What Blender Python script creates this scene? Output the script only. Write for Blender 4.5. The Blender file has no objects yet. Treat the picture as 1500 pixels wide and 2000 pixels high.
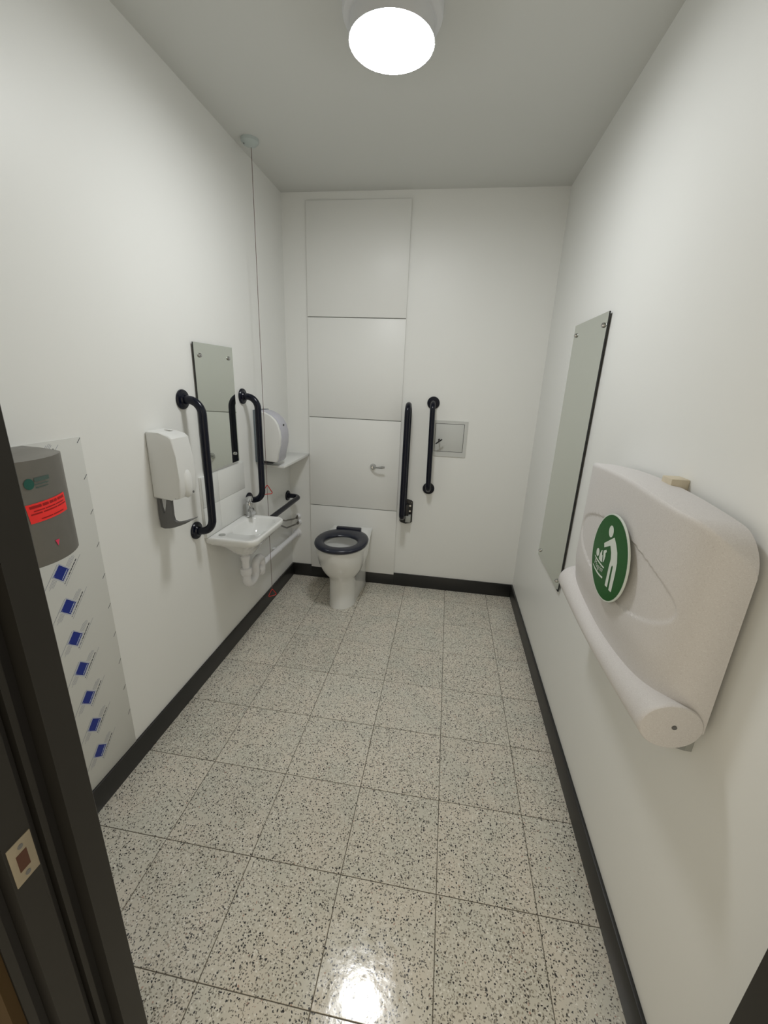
import bpy, bmesh, math, random
from mathutils import Vector, Matrix
from mathutils.geometry import tessellate_polygon
random.seed(7)
S = bpy.context.scene
COL = S.collection
PI = math.pi

# ------------------------------------------------------------------ camera
RX = (0.9875859781417237, 0.15240672979549572, 0.038027943553360886)
RD = (0.082298362017051, -0.2958261385680768, -0.951690010113173)
RF = (-0.13379430252131538, 0.9430053469906433, -0.30469657064018785)
CP = (1.11191973, -2.83687327, 1.49208983)
cd = bpy.data.cameras.new('camera'); cam = bpy.data.objects.new('camera', cd); COL.objects.link(cam)
cd.sensor_fit = 'HORIZONTAL'; cd.sensor_width = 36.0; cd.lens = 805.3692 / 1500 * 36.0
cd.clip_start = 0.02
cam.matrix_world = Matrix(((RX[0], -RD[0], -RF[0], CP[0]), (RX[1], -RD[1], -RF[1], CP[1]),
                           (RX[2], -RD[2], -RF[2], CP[2]), (0, 0, 0, 1)))
S.camera = cam
# ------------------------------------------------------------------ world (dim, warm corridor light beyond the doorway), exposure
w = bpy.data.worlds.new('world'); S.world = w; w.use_nodes = True
bg = w.node_tree.nodes['Background']; bg.inputs[0].default_value = (1.0, 0.89, 0.69, 1); bg.inputs[1].default_value = 0.95
LAMP = 74.0
S.view_settings.view_transform = 'Standard'; S.view_settings.look = 'None'
S.view_settings.exposure = 0.0; S.view_settings.gamma = 1.0; S.view_settings.use_curve_mapping = False

W = 1.6817; H = 2.5508; YF = -2.457      # room width, height, inner face of the door wall

# ------------------------------------------------------------------ materials
def mat(name, col, rough=0.5, metal=0.0, coat=0.0, bump=None, var=None, spec=0.5, emit=None, coat_rough=0.05):
    m = bpy.data.materials.new(name); m.use_nodes = True
    nt = m.node_tree; N = nt.nodes; L = nt.links; p = N['Principled BSDF']
    p.inputs['Base Color'].default_value = (*col, 1); p.inputs['Roughness'].default_value = rough
    p.inputs['Metallic'].default_value = metal; p.inputs['Coat Weight'].default_value = coat
    p.inputs['Coat Roughness'].default_value = coat_rough
    p.inputs['Specular IOR Level'].default_value = spec
    tc = N.new('ShaderNodeTexCoord')
    if var:      # (scale, amount) gentle mottling
        nz = N.new('ShaderNodeTexNoise'); nz.inputs['Scale'].default_value = var[0]; nz.inputs['Detail'].default_value = 4
        L.new(tc.outputs['Object'], nz.inputs['Vector'])
        mx = N.new('ShaderNodeMix'); mx.data_type = 'RGBA'
        a = var[1]
        mx.inputs[6].default_value = (*[max(0, c * (1 - a)) for c in col], 1)
        mx.inputs[7].default_value = (*[min(1, c * (1 + a)) for c in col], 1)
        L.new(nz.outputs[0], mx.inputs[0]); L.new(mx.outputs[2], p.inputs['Base Color'])
    if bump:     # (scale, strength, distance)
        nb = N.new('ShaderNodeTexNoise'); nb.inputs['Scale'].default_value = bump[0]; nb.inputs['Detail'].default_value = 3
        L.new(tc.outputs['Object'], nb.inputs['Vector'])
        b = N.new('ShaderNodeBump'); b.inputs['Strength'].default_value = bump[1]; b.inputs['Distance'].default_value = bump[2]
        L.new(nb.outputs[0], b.inputs['Height']); L.new(b.outputs[0], p.inputs['Normal'])
    if emit:
        p.inputs['Emission Color'].default_value = (*emit[0], 1); p.inputs['Emission Strength'].default_value = emit[1]
    return m

M = {}
M['wall'] = mat('wall_cladding', (0.83, 0.836, 0.815), 0.42, bump=(220, 0.06, 0.0006), var=(3, 0.012))
M['ceil'] = mat('ceiling_paint', (0.68, 0.69, 0.67), 0.75, bump=(300, 0.1, 0.0005))
M['panel'] = mat('white_panel', (0.825, 0.83, 0.81), 0.42, bump=(260, 0.05, 0.0005), var=(4, 0.012))
M['gap'] = mat('panel_gap', (0.30, 0.30, 0.28), 0.8)
M['skirt'] = mat('skirting_rubber', (0.016, 0.016, 0.016), 0.42, bump=(120, 0.05, 0.0005), var=(6, 0.15))
M['grout'] = mat('grout', (0.14, 0.125, 0.10), 0.9, var=(30, 0.25))
M['navy'] = mat('navy_plastic', (0.0035, 0.0048, 0.013), 0.24, spec=0.32)
M['seat'] = mat('navy_seat', (0.010, 0.0125, 0.027), 0.3)
M['black'] = mat('black_plastic', (0.010, 0.010, 0.011), 0.35)
M['chrome'] = mat('chrome', (0.58, 0.58, 0.58), 0.06, metal=1.0)
M['steelpipe'] = mat('dull_chrome_pipe', (0.22, 0.215, 0.20), 0.22, metal=1.0)
M['ceramic'] = mat('white_ceramic', (0.80, 0.805, 0.79), 0.08, coat=0.5, var=(2, 0.01))
M['splashtile'] = mat('white_tile', (0.76, 0.77, 0.755), 0.3, var=(5, 0.01))
M['pipe'] = mat('white_plastic_pipe', (0.78, 0.78, 0.80), 0.35, var=(20, 0.02))
M['plastic'] = mat('white_plastic', (0.74, 0.745, 0.73), 0.28, var=(9, 0.01))
M['greylever'] = mat('grey_lever', (0.13, 0.13, 0.13), 0.4)
M['lav'] = mat('lavender_grey_plastic', (0.50, 0.50, 0.56), 0.3, var=(60, 0.06))
M['slate'] = mat('slate_back_plate', (0.16, 0.19, 0.21), 0.4)
M['mirror'] = mat('mirror_glass', (0.68, 0.715, 0.665), 0.015, metal=1.0)
M['mirroredge'] = mat('mirror_edge', (0.012, 0.014, 0.013), 0.3)
M['stainless'] = mat('satin_metal', (0.21, 0.20, 0.18), 0.42, metal=0.5, var=(50, 0.06))
M['red'] = mat('red_label', (1.0, 0.035, 0.03), 0.6)
M['darkred'] = mat('dark_red_print', (0.38, 0.004, 0.004), 0.5)
M['redplastic'] = mat('red_pull', (0.52, 0.035, 0.03), 0.35)
M['cord'] = mat('pull_cord', (0.16, 0.10, 0.09), 0.7)
M['dryergreen'] = mat('dark_green_print', (0.012, 0.10, 0.075), 0.5)
M['dryergreen2'] = mat('faded_green_print', (0.07, 0.115, 0.10), 0.5)
M['arrow'] = mat('pink_sensor', (0.75, 0.05, 0.12), 0.3)
M['sheet'] = mat('film_covered_sheet', (0.66, 0.665, 0.635), 0.3, bump=(14, 0.12, 0.002))
M['blue'] = mat('blue_print', (0.006, 0.024, 0.25), 0.45)
M['paleblue'] = mat('pale_blue_print', (0.45, 0.52, 0.68), 0.5)
M['greyprint'] = mat('grey_print', (0.20, 0.22, 0.28), 0.6)
M['lightprint'] = mat('light_grey_print', (0.40, 0.41, 0.45), 0.6)
M['darkprint'] = mat('dark_print', (0.05, 0.055, 0.07), 0.6)
M['sign'] = mat('green_sign', (0.002, 0.090, 0.008), 0.28, spec=0.25)
M['signwhite'] = mat('sign_white', (0.68, 0.74, 0.68), 0.35)
M['timber'] = mat('pale_timber', (0.62, 0.55, 0.42), 0.7, var=(25, 0.12))
M['bracket'] = mat('grey_bracket', (0.36, 0.37, 0.35), 0.5)
M['frame'] = mat('door_frame_paint', (0.021, 0.0195, 0.017), 0.5, spec=0.3, bump=(200, 0.1, 0.0004), var=(12, 0.12))
M['seal_and_shade'] = mat('rubber_seal_and_shade', (0.006, 0.005, 0.005), 0.6)  # also used as painted shade in the frame grooves
M['brown'] = mat('brown_corridor_wall', (0.05, 0.032, 0.014), 0.9, spec=0.08, var=(5, 0.25))
M['strike'] = mat('strike_plate_metal', (0.30, 0.26, 0.19), 0.5, metal=0.2, var=(60, 0.12))
M['latchhole'] = mat('strike_hole', (0.07, 0.025, 0.012), 0.8)
M['ring'] = mat('lamp_ring', (0.72, 0.73, 0.75), 0.4)
M['lampglass'] = mat('lamp_diffuser', (0.9, 0.9, 0.9), 0.4, emit=((0.985, 1.0, 1.0), LAMP))
M['access'] = mat('access_panel_paint', (0.60, 0.61, 0.59), 0.45)
M['switch'] = mat('switch_plastic', (0.50, 0.56, 0.55), 0.45)

def granite():
    m = mat('speckled_white_plastic', (0.66, 0.64, 0.63), 0.5, bump=(520, 0.3, 0.0006))
    nt = m.node_tree; N = nt.nodes; L = nt.links; p = N['Principled BSDF']
    tc = N.new('ShaderNodeTexCoord'); v = N.new('ShaderNodeTexVoronoi'); v.inputs['Scale'].default_value = 620
    L.new(tc.outputs['Object'], v.inputs['Vector'])
    sp = N.new('ShaderNodeSeparateColor'); L.new(v.outputs['Color'], sp.inputs[0])
    r = N.new('ShaderNodeValToRGB')
    e = r.color_ramp.elements
    e[0].position = 0.0; e[0].color = (0.60, 0.575, 0.565, 1)
    e[1].position = 0.12; e[1].color = (0.645, 0.62, 0.61, 1)
    x = e.new(0.85); x.color = (0.665, 0.645, 0.635, 1); x = e.new(1.0); x.color = (0.71, 0.69, 0.68, 1)
    L.new(sp.outputs[0], r.inputs[0]); L.new(r.outputs[0], p.inputs['Base Color'])
    return m
M['granite'] = granite()

def terrazzo():
    m = bpy.data.materials.new('terrazzo'); m.use_nodes = True
    nt = m.node_tree; N = nt.nodes; L = nt.links; p = N['Principled BSDF']
    geo = N.new('ShaderNodeNewGeometry'); oi = N.new('ShaderNodeObjectInfo')
    off = N.new('ShaderNodeVectorMath'); off.operation = 'SCALE'; off.inputs[0].default_value = (37.0, 21.0, 11.0)
    L.new(oi.outputs['Random'], off.inputs['Scale'])
    add = N.new('ShaderNodeVectorMath'); add.operation = 'ADD'
    L.new(geo.outputs['Position'], add.inputs[0]); L.new(off.outputs[0], add.inputs[1])
    # warp so chips are irregular
    wn = N.new('ShaderNodeTexNoise'); wn.inputs['Scale'].default_value = 120; wn.inputs['Detail'].default_value = 2
    L.new(add.outputs[0], wn.inputs['Vector'])
    wsub = N.new('ShaderNodeVectorMath'); wsub.operation = 'SUBTRACT'; wsub.inputs[1].default_value = (0.5, 0.5, 0.5)
    L.new(wn.outputs['Color'], wsub.inputs[0])
    wsc = N.new('ShaderNodeVectorMath'); wsc.operation = 'SCALE'; wsc.inputs['Scale'].default_value = 0.010
    L.new(wsub.outputs[0], wsc.inputs[0])
    vec = N.new('ShaderNodeVectorMath'); vec.operation = 'ADD'
    L.new(add.outputs[0], vec.inputs[0]); L.new(wsc.outputs[0], vec.inputs[1])
    def mp(lo, hi, src, a=0.0, b=1.0):
        r = N.new('ShaderNodeMapRange'); r.inputs[1].default_value = lo; r.inputs[2].default_value = hi
        r.inputs[3].default_value = a; r.inputs[4].default_value = b; L.new(src, r.inputs[0]); return r.outputs[0]
    def mul(a, b):
        r = N.new('ShaderNodeMath'); r.operation = 'MULTIPLY'; L.new(a, r.inputs[0]); L.new(b, r.inputs[1]); return r.outputs[0]
    def chips(scale, d0, d1, keep, chan=0):
        v = N.new('ShaderNodeTexVoronoi'); v.inputs['Scale'].default_value = scale; L.new(vec.outputs[0], v.inputs['Vector'])
        s = N.new('ShaderNodeSeparateColor'); L.new(v.outputs['Color'], s.inputs[0])
        inside = mp(d0, d1, v.outputs['Distance'], 1.0, 0.0)
        k = mp(keep - 0.01, keep + 0.01, s.outputs[chan], 1.0, 0.0)
        return mul(inside, k), s
    # ground tone: patchy warm / greenish beige
    n1 = N.new('ShaderNodeTexNoise'); n1.inputs['Scale'].default_value = 7; n1.inputs['Detail'].default_value = 3
    L.new(add.outputs[0], n1.inputs['Vector'])
    r1 = N.new('ShaderNodeValToRGB'); e = r1.color_ramp.elements
    e[0].position = 0.35; e[0].color = (0.655, 0.635, 0.555, 1); e[1].position = 0.65; e[1].color = (0.72, 0.665, 0.575, 1)
    L.new(n1.outputs[0], r1.inputs[0])
    cur = r1.outputs[0]
    def over(cur, fac, col):
        x = N.new('ShaderNodeMix'); x.data_type = 'RGBA'; L.new(fac, x.inputs[0]); L.new(cur, x.inputs[6])
        x.inputs[7].default_value = (*col, 1); return x.outputs[2]
    f, s = chips(130, 0.30, 0.42, 0.30, 1); cur = over(cur, f, (0.84, 0.81, 0.74))     # pale chips
    f, s = chips(165, 0.34, 0.48, 0.40, 2); cur = over(cur, f, (0.40, 0.365, 0.30))    # mid chips
    f, s = chips(185, 0.32, 0.46, 0.34, 1); cur = over(cur, f, (0.17, 0.155, 0.13))
    f, s = chips(132, 0.28, 0.38, 0.36, 0); cur = over(cur, f, (0.045, 0.042, 0.042))    # dark chips
    f, s = chips(90, 0.16, 0.26, 0.09, 0); cur = over(cur, f, (0.50, 0.34, 0.27))       # rosy chips
    hs = N.new('ShaderNodeHueSaturation'); L.new(cur, hs.inputs['Color'])
    L.new(mp(0, 1, oi.outputs['Random'], 0.93, 1.0), hs.inputs['Value'])
    L.new(hs.outputs[0], p.inputs['Base Color'])
    p.inputs['Roughness'].default_value = 0.2
    nr = N.new('ShaderNodeTexNoise'); nr.inputs['Scale'].default_value = 30; L.new(add.outputs[0], nr.inputs['Vector'])
    L.new(mp(0.3, 0.7, nr.outputs[0], 0.09, 0.19), p.inputs['Roughness'])
    nb = N.new('ShaderNodeTexNoise'); nb.inputs['Scale'].default_value = 38; nb.inputs['Detail'].default_value = 3
    L.new(add.outputs[0], nb.inputs['Vector'])
    b = N.new('ShaderNodeBump'); b.inputs['Strength'].default_value = 0.22; b.inputs['Distance'].default_value = 0.002
    L.new(nb.outputs[0], b.inputs['Height']); L.new(b.outputs[0], p.inputs['Normal'])
    return m
M['terrazzo'] = terrazzo()

# ------------------------------------------------------------------ helpers
def obj(name, bm, m, parent=None, smooth=True, angle=35):
    me = bpy.data.meshes.new(name)
    bmesh.ops.recalc_face_normals(bm, faces=bm.faces)
    bm.to_mesh(me); bm.free()
    for x in (m if isinstance(m, (list, tuple)) else [m]): me.materials.append(M[x])
    if smooth:
        for f in me.polygons: f.use_smooth = True
        try: me.set_sharp_from_angle(angle=math.radians(angle))
        except Exception: pass
    o = bpy.data.objects.new(name, me); COL.objects.link(o)
    if parent is not None:
        o.parent = parent; o.matrix_parent_inverse = Matrix.Translation(-parent.location)
        o.matrix_parent_inverse = Matrix.Identity(4); o.location = -parent.location
    return o
def thing(name, label, cat, loc=(0, 0, 0), group=None):
    o = bpy.data.objects.new(name, None); COL.objects.link(o); o.location = loc
    o.empty_display_size = 0.05
    o['label'] = label; o['category'] = cat
    if group: o['group'] = group
    return o
def tag(o, label, cat, group=None):
    o['label'] = label; o['category'] = cat
    if group: o['group'] = group
    return o
def struct(name, bm, m, label, cat, smooth=False):
    o = obj(name, bm, m, None, smooth); o['kind'] = 'structure'; o['label'] = label; o['category'] = cat
    return o
def B(): return bmesh.new()
def box(bm, x0, x1, y0, y1, z0, z1, bev=0.0, mi=0, seg=2):
    v = [bm.verts.new(p) for p in [(x0, y0, z0), (x1, y0, z0), (x1, y1, z0), (x0, y1, z0), (x0, y0, z1), (x1, y0, z1), (x1, y1, z1), (x0, y1, z1)]]
    fs = [bm.faces.new([v[i] for i in q]) for q in [(3, 2, 1, 0), (4, 5, 6, 7), (0, 1, 5, 4), (1, 2, 6, 5), (2, 3, 7, 6), (3, 0, 4, 7)]]
    for f in fs: f.material_index = mi
    if bev > 0:
        es = set(e for f in fs for e in f.edges)
        r = bmesh.ops.bevel(bm, geom=list(es), offset=bev, segments=seg, profile=0.5, affect='EDGES')
        for f in r['faces']: f.material_index = mi
    return fs
def mkbox(name, m, parent, *a, bev=0.0, **k):
    bm = B(); box(bm, *a, bev=bev); return obj(name, bm, m, parent, smooth=bev > 0, **k)
def prism(bm, pts, f, a, b, bev=0.0, mi=0, seg=2):
    """polygon pts (u,v) swept from a to b; f(u,v,w)->xyz"""
    lo = [bm.verts.new(f(u, v, a)) for u, v in pts]; hi = [bm.verts.new(f(u, v, b)) for u, v in pts]
    n = len(pts); fs = [bm.faces.new(lo[::-1]), bm.faces.new(hi)]
    for i in range(n): fs.append(bm.faces.new([lo[i], lo[(i + 1) % n], hi[(i + 1) % n], hi[i]]))
    for x in fs: x.material_index = mi
    if bev > 0:
        es = set(list(fs[0].edges) + list(fs[1].edges))
        r = bmesh.ops.bevel(bm, geom=list(es), offset=bev, segments=seg, profile=0.5, affect='EDGES')
        for x in r['faces']: x.material_index = mi
    return fs
def arcpath(P, R, n=8):
    P = [Vector(p) for p in P]; out = [P[0]]
    for i in range(1, len(P) - 1):
        a = (P[i - 1] - P[i]).normalized(); b = (P[i + 1] - P[i]).normalized()
        r = R[i - 1] if isinstance(R, (list, tuple)) else R
        ang = a.angle(b); t = min(r / math.tan(ang / 2), 0.49 * (P[i] - P[i - 1]).length if i > 1 else 0.98 * (P[i] - P[i - 1]).length,
                                  0.98 * (P[i] - P[i + 1]).length if i == len(P) - 2 else 0.49 * (P[i] - P[i + 1]).length)
        r = t * math.tan(ang / 2)
        c = P[i] + (a + b).normalized() * (r / math.sin(ang / 2))
        s = P[i] + a * t; e = P[i] + b * t
        v0 = s - c; v1 = e - c; th = v0.angle(v1)
        for k in range(n + 1):
            u = k / n
            out.append(c + (v0 * math.sin((1 - u) * th) + v1 * math.sin(u * th)) / math.sin(th))
    out.append(P[-1]); return out
def tube(bm, P, r, seg=16, mi=0, caps=True):
    P = [Vector(p) for p in P]; n = len(P); rs = r if isinstance(r, (list, tuple)) else [r] * n
    t0 = (P[1] - P[0]).normalized(); up = Vector((0, 0, 1)) if abs(t0.z) < 0.9 else Vector((1, 0, 0))
    nrm = t0.cross(up).normalized(); rings = []; pt = t0
    for i in range(n):
        t = (P[min(i + 1, n - 1)] - P[max(i - 1, 0)]).normalized()
        q = pt.rotation_difference(t); nrm = (q @ nrm).normalized(); pt = t; bi = t.cross(nrm)
        rings.append([bm.verts.new(P[i] + (nrm * math.cos(2 * PI * k / seg) + bi * math.sin(2 * PI * k / seg)) * rs[i]) for k in range(seg)])
    fs = []
    for i in range(n - 1):
        for k in range(seg): fs.append(bm.faces.new([rings[i][k], rings[i][(k + 1) % seg], rings[i + 1][(k + 1) % seg], rings[i + 1][k]]))
    if caps: fs += [bm.faces.new(rings[0][::-1]), bm.faces.new(rings[-1])]
    for f in fs: f.material_index = mi
def lathe(bm, prof, org, ax='z', seg=32, mi=0):
    """prof: (r, h); rotates about axis through org"""
    def P(r, h, a):
        c, s = r * math.cos(a), r * math.sin(a); o = org
        if ax == 'z': return (o[0] + c, o[1] + s, o[2] + h)
        if ax == 'x': return (o[0] + h, o[1] + c, o[2] + s)
        if ax == 'y': return (o[0] + c, o[1] + h, o[2] + s)
    rings = []
    for r, h in prof:
        if r < 1e-6: rings.append([bm.verts.new(P(0, h, 0))])
        else: rings.append([bm.verts.new(P(r, h, 2 * PI * k / seg)) for k in range(seg)])
    for a, b in zip(rings, rings[1:]):
        for k in range(seg):
            if len(a) == 1 and len(b) == 1: continue
            if len(a) == 1: f = bm.faces.new([a[0], b[k], b[(k + 1) % seg]])
            elif len(b) == 1: f = bm.faces.new([a[k], a[(k + 1) % seg], b[0]])
            else: f = bm.faces.new([a[k], a[(k + 1) % seg], b[(k + 1) % seg], b[k]])
            f.material_index = mi
    if len(rings[0]) > 1: bm.faces.new(rings[0]).material_index = mi
    if len(rings[-1]) > 1: bm.faces.new(rings[-1][::-1]).material_index = mi
def loft(bm, rings, cap0=True, cap1=True, mi=0, closed=False):
    V = [[bm.verts.new(p) for p in r] for r in rings]; n = len(V[0])
    pairs = list(zip(V, V[1:])) + ([(V[-1], V[0])] if closed else [])
    for a, b in pairs:
        for k in range(n): bm.faces.new([a[k], a[(k + 1) % n], b[(k + 1) % n], b[k]]).material_index = mi
    if cap0 and not closed: bm.faces.new(V[0][::-1]).material_index = mi
    if cap1 and not closed: bm.faces.new(V[-1]).material_index = mi
def sell(cx, cy, hx, hy, n, z, k=64):
    out = []
    for i in range(k):
        a = 2 * PI * i / k; c, s = math.cos(a), math.sin(a)
        out.append((cx + hx * math.copysign(abs(c) ** (2 / n), c), cy + hy * math.copysign(abs(s) ** (2 / n), s), z))
    return out
def rrect(x0, x1, y0, y1, rw, rf, z, k=64):
    """rounded rectangle sampled by angle: tight corners at the wall side, wide ones in front"""
    cx, cy = (x0 + x1) / 2, (y0 + y1) / 2; hx, hy = (x1 - x0) / 2, (y1 - y0) / 2; out = []
    for i in range(k):
        a = 2 * PI * i / k; c, s_ = math.cos(a), math.sin(a)
        r = rf if c > 0 else rw
        lo, hi = 0.0, 2.0
        def inside(t):
            px, py = abs(hx * c * t * 1.0), abs(hy * s_ * t * 1.0)
            if px > hx or py > hy: return False
            qx, qy = px - (hx - r), py - (hy - r)
            return not (qx > 0 and qy > 0 and qx * qx + qy * qy > r * r)
        for _ in range(30):
            m_ = (lo + hi) / 2
            if inside(m_): lo = m_
            else: hi = m_
        out.append((cx + hx * c * lo, cy + hy * s_ * lo, z))
    return out
def sm(t): t = max(0, min(1, t)); return t * t * (3 - 2 * t)

# ================================================================== SETTING
# floor: grout bed plus every terrazzo tile
bm = B(); box(bm, -0.15, W + 0.15, -2.75, 0.15, -0.08, -0.0015)
floor = struct('floor', bm, 'grout', 'speckled terrazzo tile floor with thin dark grout lines', 'floor')
for o_ in [floor]: pass
xs = [-0.003 + 0.3 * i for i in range(7)]; ys = [-0.168 - 0.3 * k for k in range(-1, 9)]
G = 0.0012
tile_mesh = {}
for i in range(6):
    for k in range(9):
        x0 = max(xs[i], 0.0) + G; x1 = min(xs[i + 1], W) - G
        y1 = min(ys[k], 0.0) - G; y0 = max(ys[k + 1], -2.70) + G
        key = (round(x1 - x0, 4), round(y1 - y0, 4))
        if key not in tile_mesh:
            bm = B(); box(bm, -(x1 - x0) / 2, (x1 - x0) / 2, -(y1 - y0) / 2, (y1 - y0) / 2, -0.01, 0.0, bev=0.0008, seg=1)
            me = bpy.data.meshes.new('tile'); bmesh.ops.recalc_face_normals(bm, faces=bm.faces); bm.to_mesh(me); bm.free()
            me.materials.append(M['terrazzo']); tile_mesh[key] = me
        t = bpy.data.objects.new('tile', tile_mesh[key]); COL.objects.link(t)
        t.location = ((x0 + x1) / 2, (y0 + y1) / 2, 0.0); t.parent = floor
bm = B(); box(bm, -0.1, W + 0.1, -2.58, 0.1, H, H + 0.1)
struct('ceiling', bm, 'ceil', 'plain off-white ceiling above the washroom', 'ceiling')
bm = B(); box(bm, -0.1, 0, -2.58, 0.1, -0.08, H)
struct('wall_left', bm, 'wall', 'white satin wall behind basin, grab rails and hand dryer', 'wall')
bm = B(); box(bm, W, W + 0.1, -2.58, 0.1, -0.08, H)
struct('wall_right', bm, 'wall', 'white satin wall with tall mirror and changing station', 'wall')
bm = B(); box(bm, 0, W, 0, 0.1, -0.08, H)
wall_back = struct('wall_back', bm, 'wall', 'white end wall behind the toilet with four stacked panels', 'wall')
# boxed duct panels, each lifts off; a grey backing shows in the joints
PX0, PX1 = 0.158, 0.803
mkbox('panel_backing', 'gap', wall_back, PX0 + 0.002, PX1 - 0.002, -0.006, 0.0, 0.092, 2.50)
for z0, z1 in [(0.088, 0.5905), (0.5955, 1.2275), (1.2325, 1.8615), (1.8665, 2.502)]:
    mkbox('panel', 'panel', wall_back, PX0, PX1, -0.014, -0.0055, z0, z1, bev=0.0015)
# door wall with the opening the camera looks through
DX0, DX1 = 0.643, 1.545
bm = B(); box(bm, 0, DX0 - 0.05, -2.575, YF, 0, H); box(bm, DX1 + 0.05, W, -2.575, YF, 0, H); box(bm, DX0 - 0.05, DX1 + 0.05, -2.575, YF, 2.14, H)
struct('wall_front', bm, 'wall', 'white wall around the doorway beside the camera', 'wall')
bm = B(); box(bm, -0.6, DX0 - 0.020, -2.604, -2.5915, -0.08, H)
struct('wall_corridor', bm, 'brown', 'brown corridor wall beside the dark door frame', 'wall')
# door frame
bm = B()
prof = [(DX0 - 0.05, YF + 0.006), (DX0 - 0.003, YF + 0.006), (DX0, YF + 0.003), (DX0, YF - 0.036), (DX0 - 0.024, YF - 0.036), (DX0 - 0.024, YF - 0.05),
        (DX0 - 0.014, YF - 0.052), (DX0 - 0.014, YF - 0.060), (DX0 - 0.034, YF - 0.062), (DX0 - 0.034, YF - 0.074), (DX0 - 0.011, YF - 0.074),
        (DX0 - 0.011, YF - 0.108), (DX0 - 0.03, YF - 0.111), (DX0 - 0.03, YF - 0.122), (DX0 - 0.018, YF - 0.124), (DX0 - 0.018, YF - 0.134), (DX0 - 0.10, YF - 0.134), (DX0 - 0.10, YF - 0.118), (DX0 - 0.05, YF - 0.118)]
prism(bm, prof, lambda u, v, w_: (u, v, w_), 0.0, 2.12)
mx = DX0 + DX1
prism(bm, [(mx - u, v) for u, v in prof][::-1], lambda u, v, w_: (u, v, w_), 0.0, 2.12)
box(bm, DX0 - 0.05, DX1 + 0.05, YF - 0.118, YF + 0.006, 2.10, 2.14)
door = struct('door_1', bm, 'frame', 'dark grey door frame along the left edge, nearest the camera', 'door frame')
mkbox('seal_and_shade', 'seal_and_shade', door, DX0 - 0.033, DX0 - 0.022, YF - 0.073, YF - 0.062, 0.01, 2.08)
mkbox('seal_and_shade', 'seal_and_shade', door, DX0 - 0.034, DX0 - 0.0225, YF - 0.0508, YF - 0.0362, 0.01, 2.08)  # black strip put in to darken the groove, shade as colour
mkbox('seal_and_shade', 'seal_and_shade', door, DX0 - 0.040, DX0 - 0.026, YF - 0.1222, YF - 0.1108, 0.01, 2.08)  # likewise a black filling that paints shade into the outer groove
# strike plate with its hole and screws
xq = DX0 - 0.011
sp = mkbox('strike_plate', 'strike', door, xq - 0.001, xq + 0.0012, -2.5615, -2.5325, 0.872, 0.936, bev=0.0004)
sp['label'] = 'small brass coloured strike plate'
def sub(name, m, par, *a, **k):
    o = mkbox(name, m, None, *a, **k); o.parent = par
    o.matrix_parent_inverse = Matrix.Identity(4)
    o.location = -Vector(par.matrix_world.translation) if False else Vector((0, 0, 0)) - root_off(par)
    return o
def root_off(o):
    v = Vector((0, 0, 0))
    while o is not None: v += o.location; o = o.parent
    return v
def kid(name, bm, m, par, **k):
    o = obj(name, bm, m, None, **k); o.parent = par; o.location = -root_off(par); return o
sub('latch_hole', 'latchhole', sp, xq + 0.0008, xq + 0.0016, -2.5545, -2.5415, 0.890, 0.917)  # thin dark brown patch laid on the plate for the hole
bm = B(); lathe(bm, [(0, 0.0022), (0.0032, 0.002), (0.0036, 0.0)], (xq, -2.547, 0.926), 'x', 14); kid('screw', bm, 'greylever', sp)
bm = B(); lathe(bm, [(0, 0.0022), (0.0032, 0.002), (0.0036, 0.0)], (xq, -2.547, 0.881), 'x', 14); kid('screw', bm, 'greylever', sp)
# skirting
ZB = 0.100
def bev_box(bm, *a): box(bm, *a, bev=0.002, seg=2)
bm = B(); bev_box(bm, 0, 0.011, YF, 0, 0.0, ZB)
struct('baseboard_left', bm, 'skirt', 'black skirting along the left wall', 'skirting', smooth=True)
bm = B(); bev_box(bm, W - 0.011, W, YF, 0, 0.0, ZB)
struct('baseboard_right', bm, 'skirt', 'black skirting along the right wall', 'skirting', smooth=True)
bm = B(); box(bm, 0.011, PX0, -0.011, 0, 0, ZB, bev=0.0015); box(bm, PX0, PX1, -0.0115, 0, 0, 0.088, bev=0.0015); box(bm, PX1, W - 0.011, -0.011, 0, 0, ZB, bev=0.0015)
struct('baseboard_back', bm, 'skirt', 'black skirting along the end wall behind the toilet', 'skirting', smooth=True)

# ================================================================== CEILING LIGHT
LX, LY = 0.853, -1.246
t = thing('ceiling_light', 'round white ceiling light, switched on, above the middle of the floor', 'light', (LX, LY, H))
bm = B(); lathe(bm, [(0.149, -0.0), (0.150, -0.03), (0.146, -0.040), (0.134, -0.046), (0.131, -0.046)], (LX, LY, H), 'z', 64)
obj('base_ring', bm, 'ring', t)
bm = B(); lathe(bm, [(0.1265, -0.046), (0.1285, -0.088), (0.1290, -0.096), (0.1265, -0.096)], (LX, LY, H), 'z', 64)
obj('rim', bm, 'ring', t)
bm = B(); lathe(bm, [(0.1262, -0.094), (0.1258, -0.098), (0.12, -0.101), (0.08, -0.104), (0.04, -0.105), (0, -0.1055)], (LX, LY, H), 'z', 64)
obj('diffuser', bm, 'lampglass', t)

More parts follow.
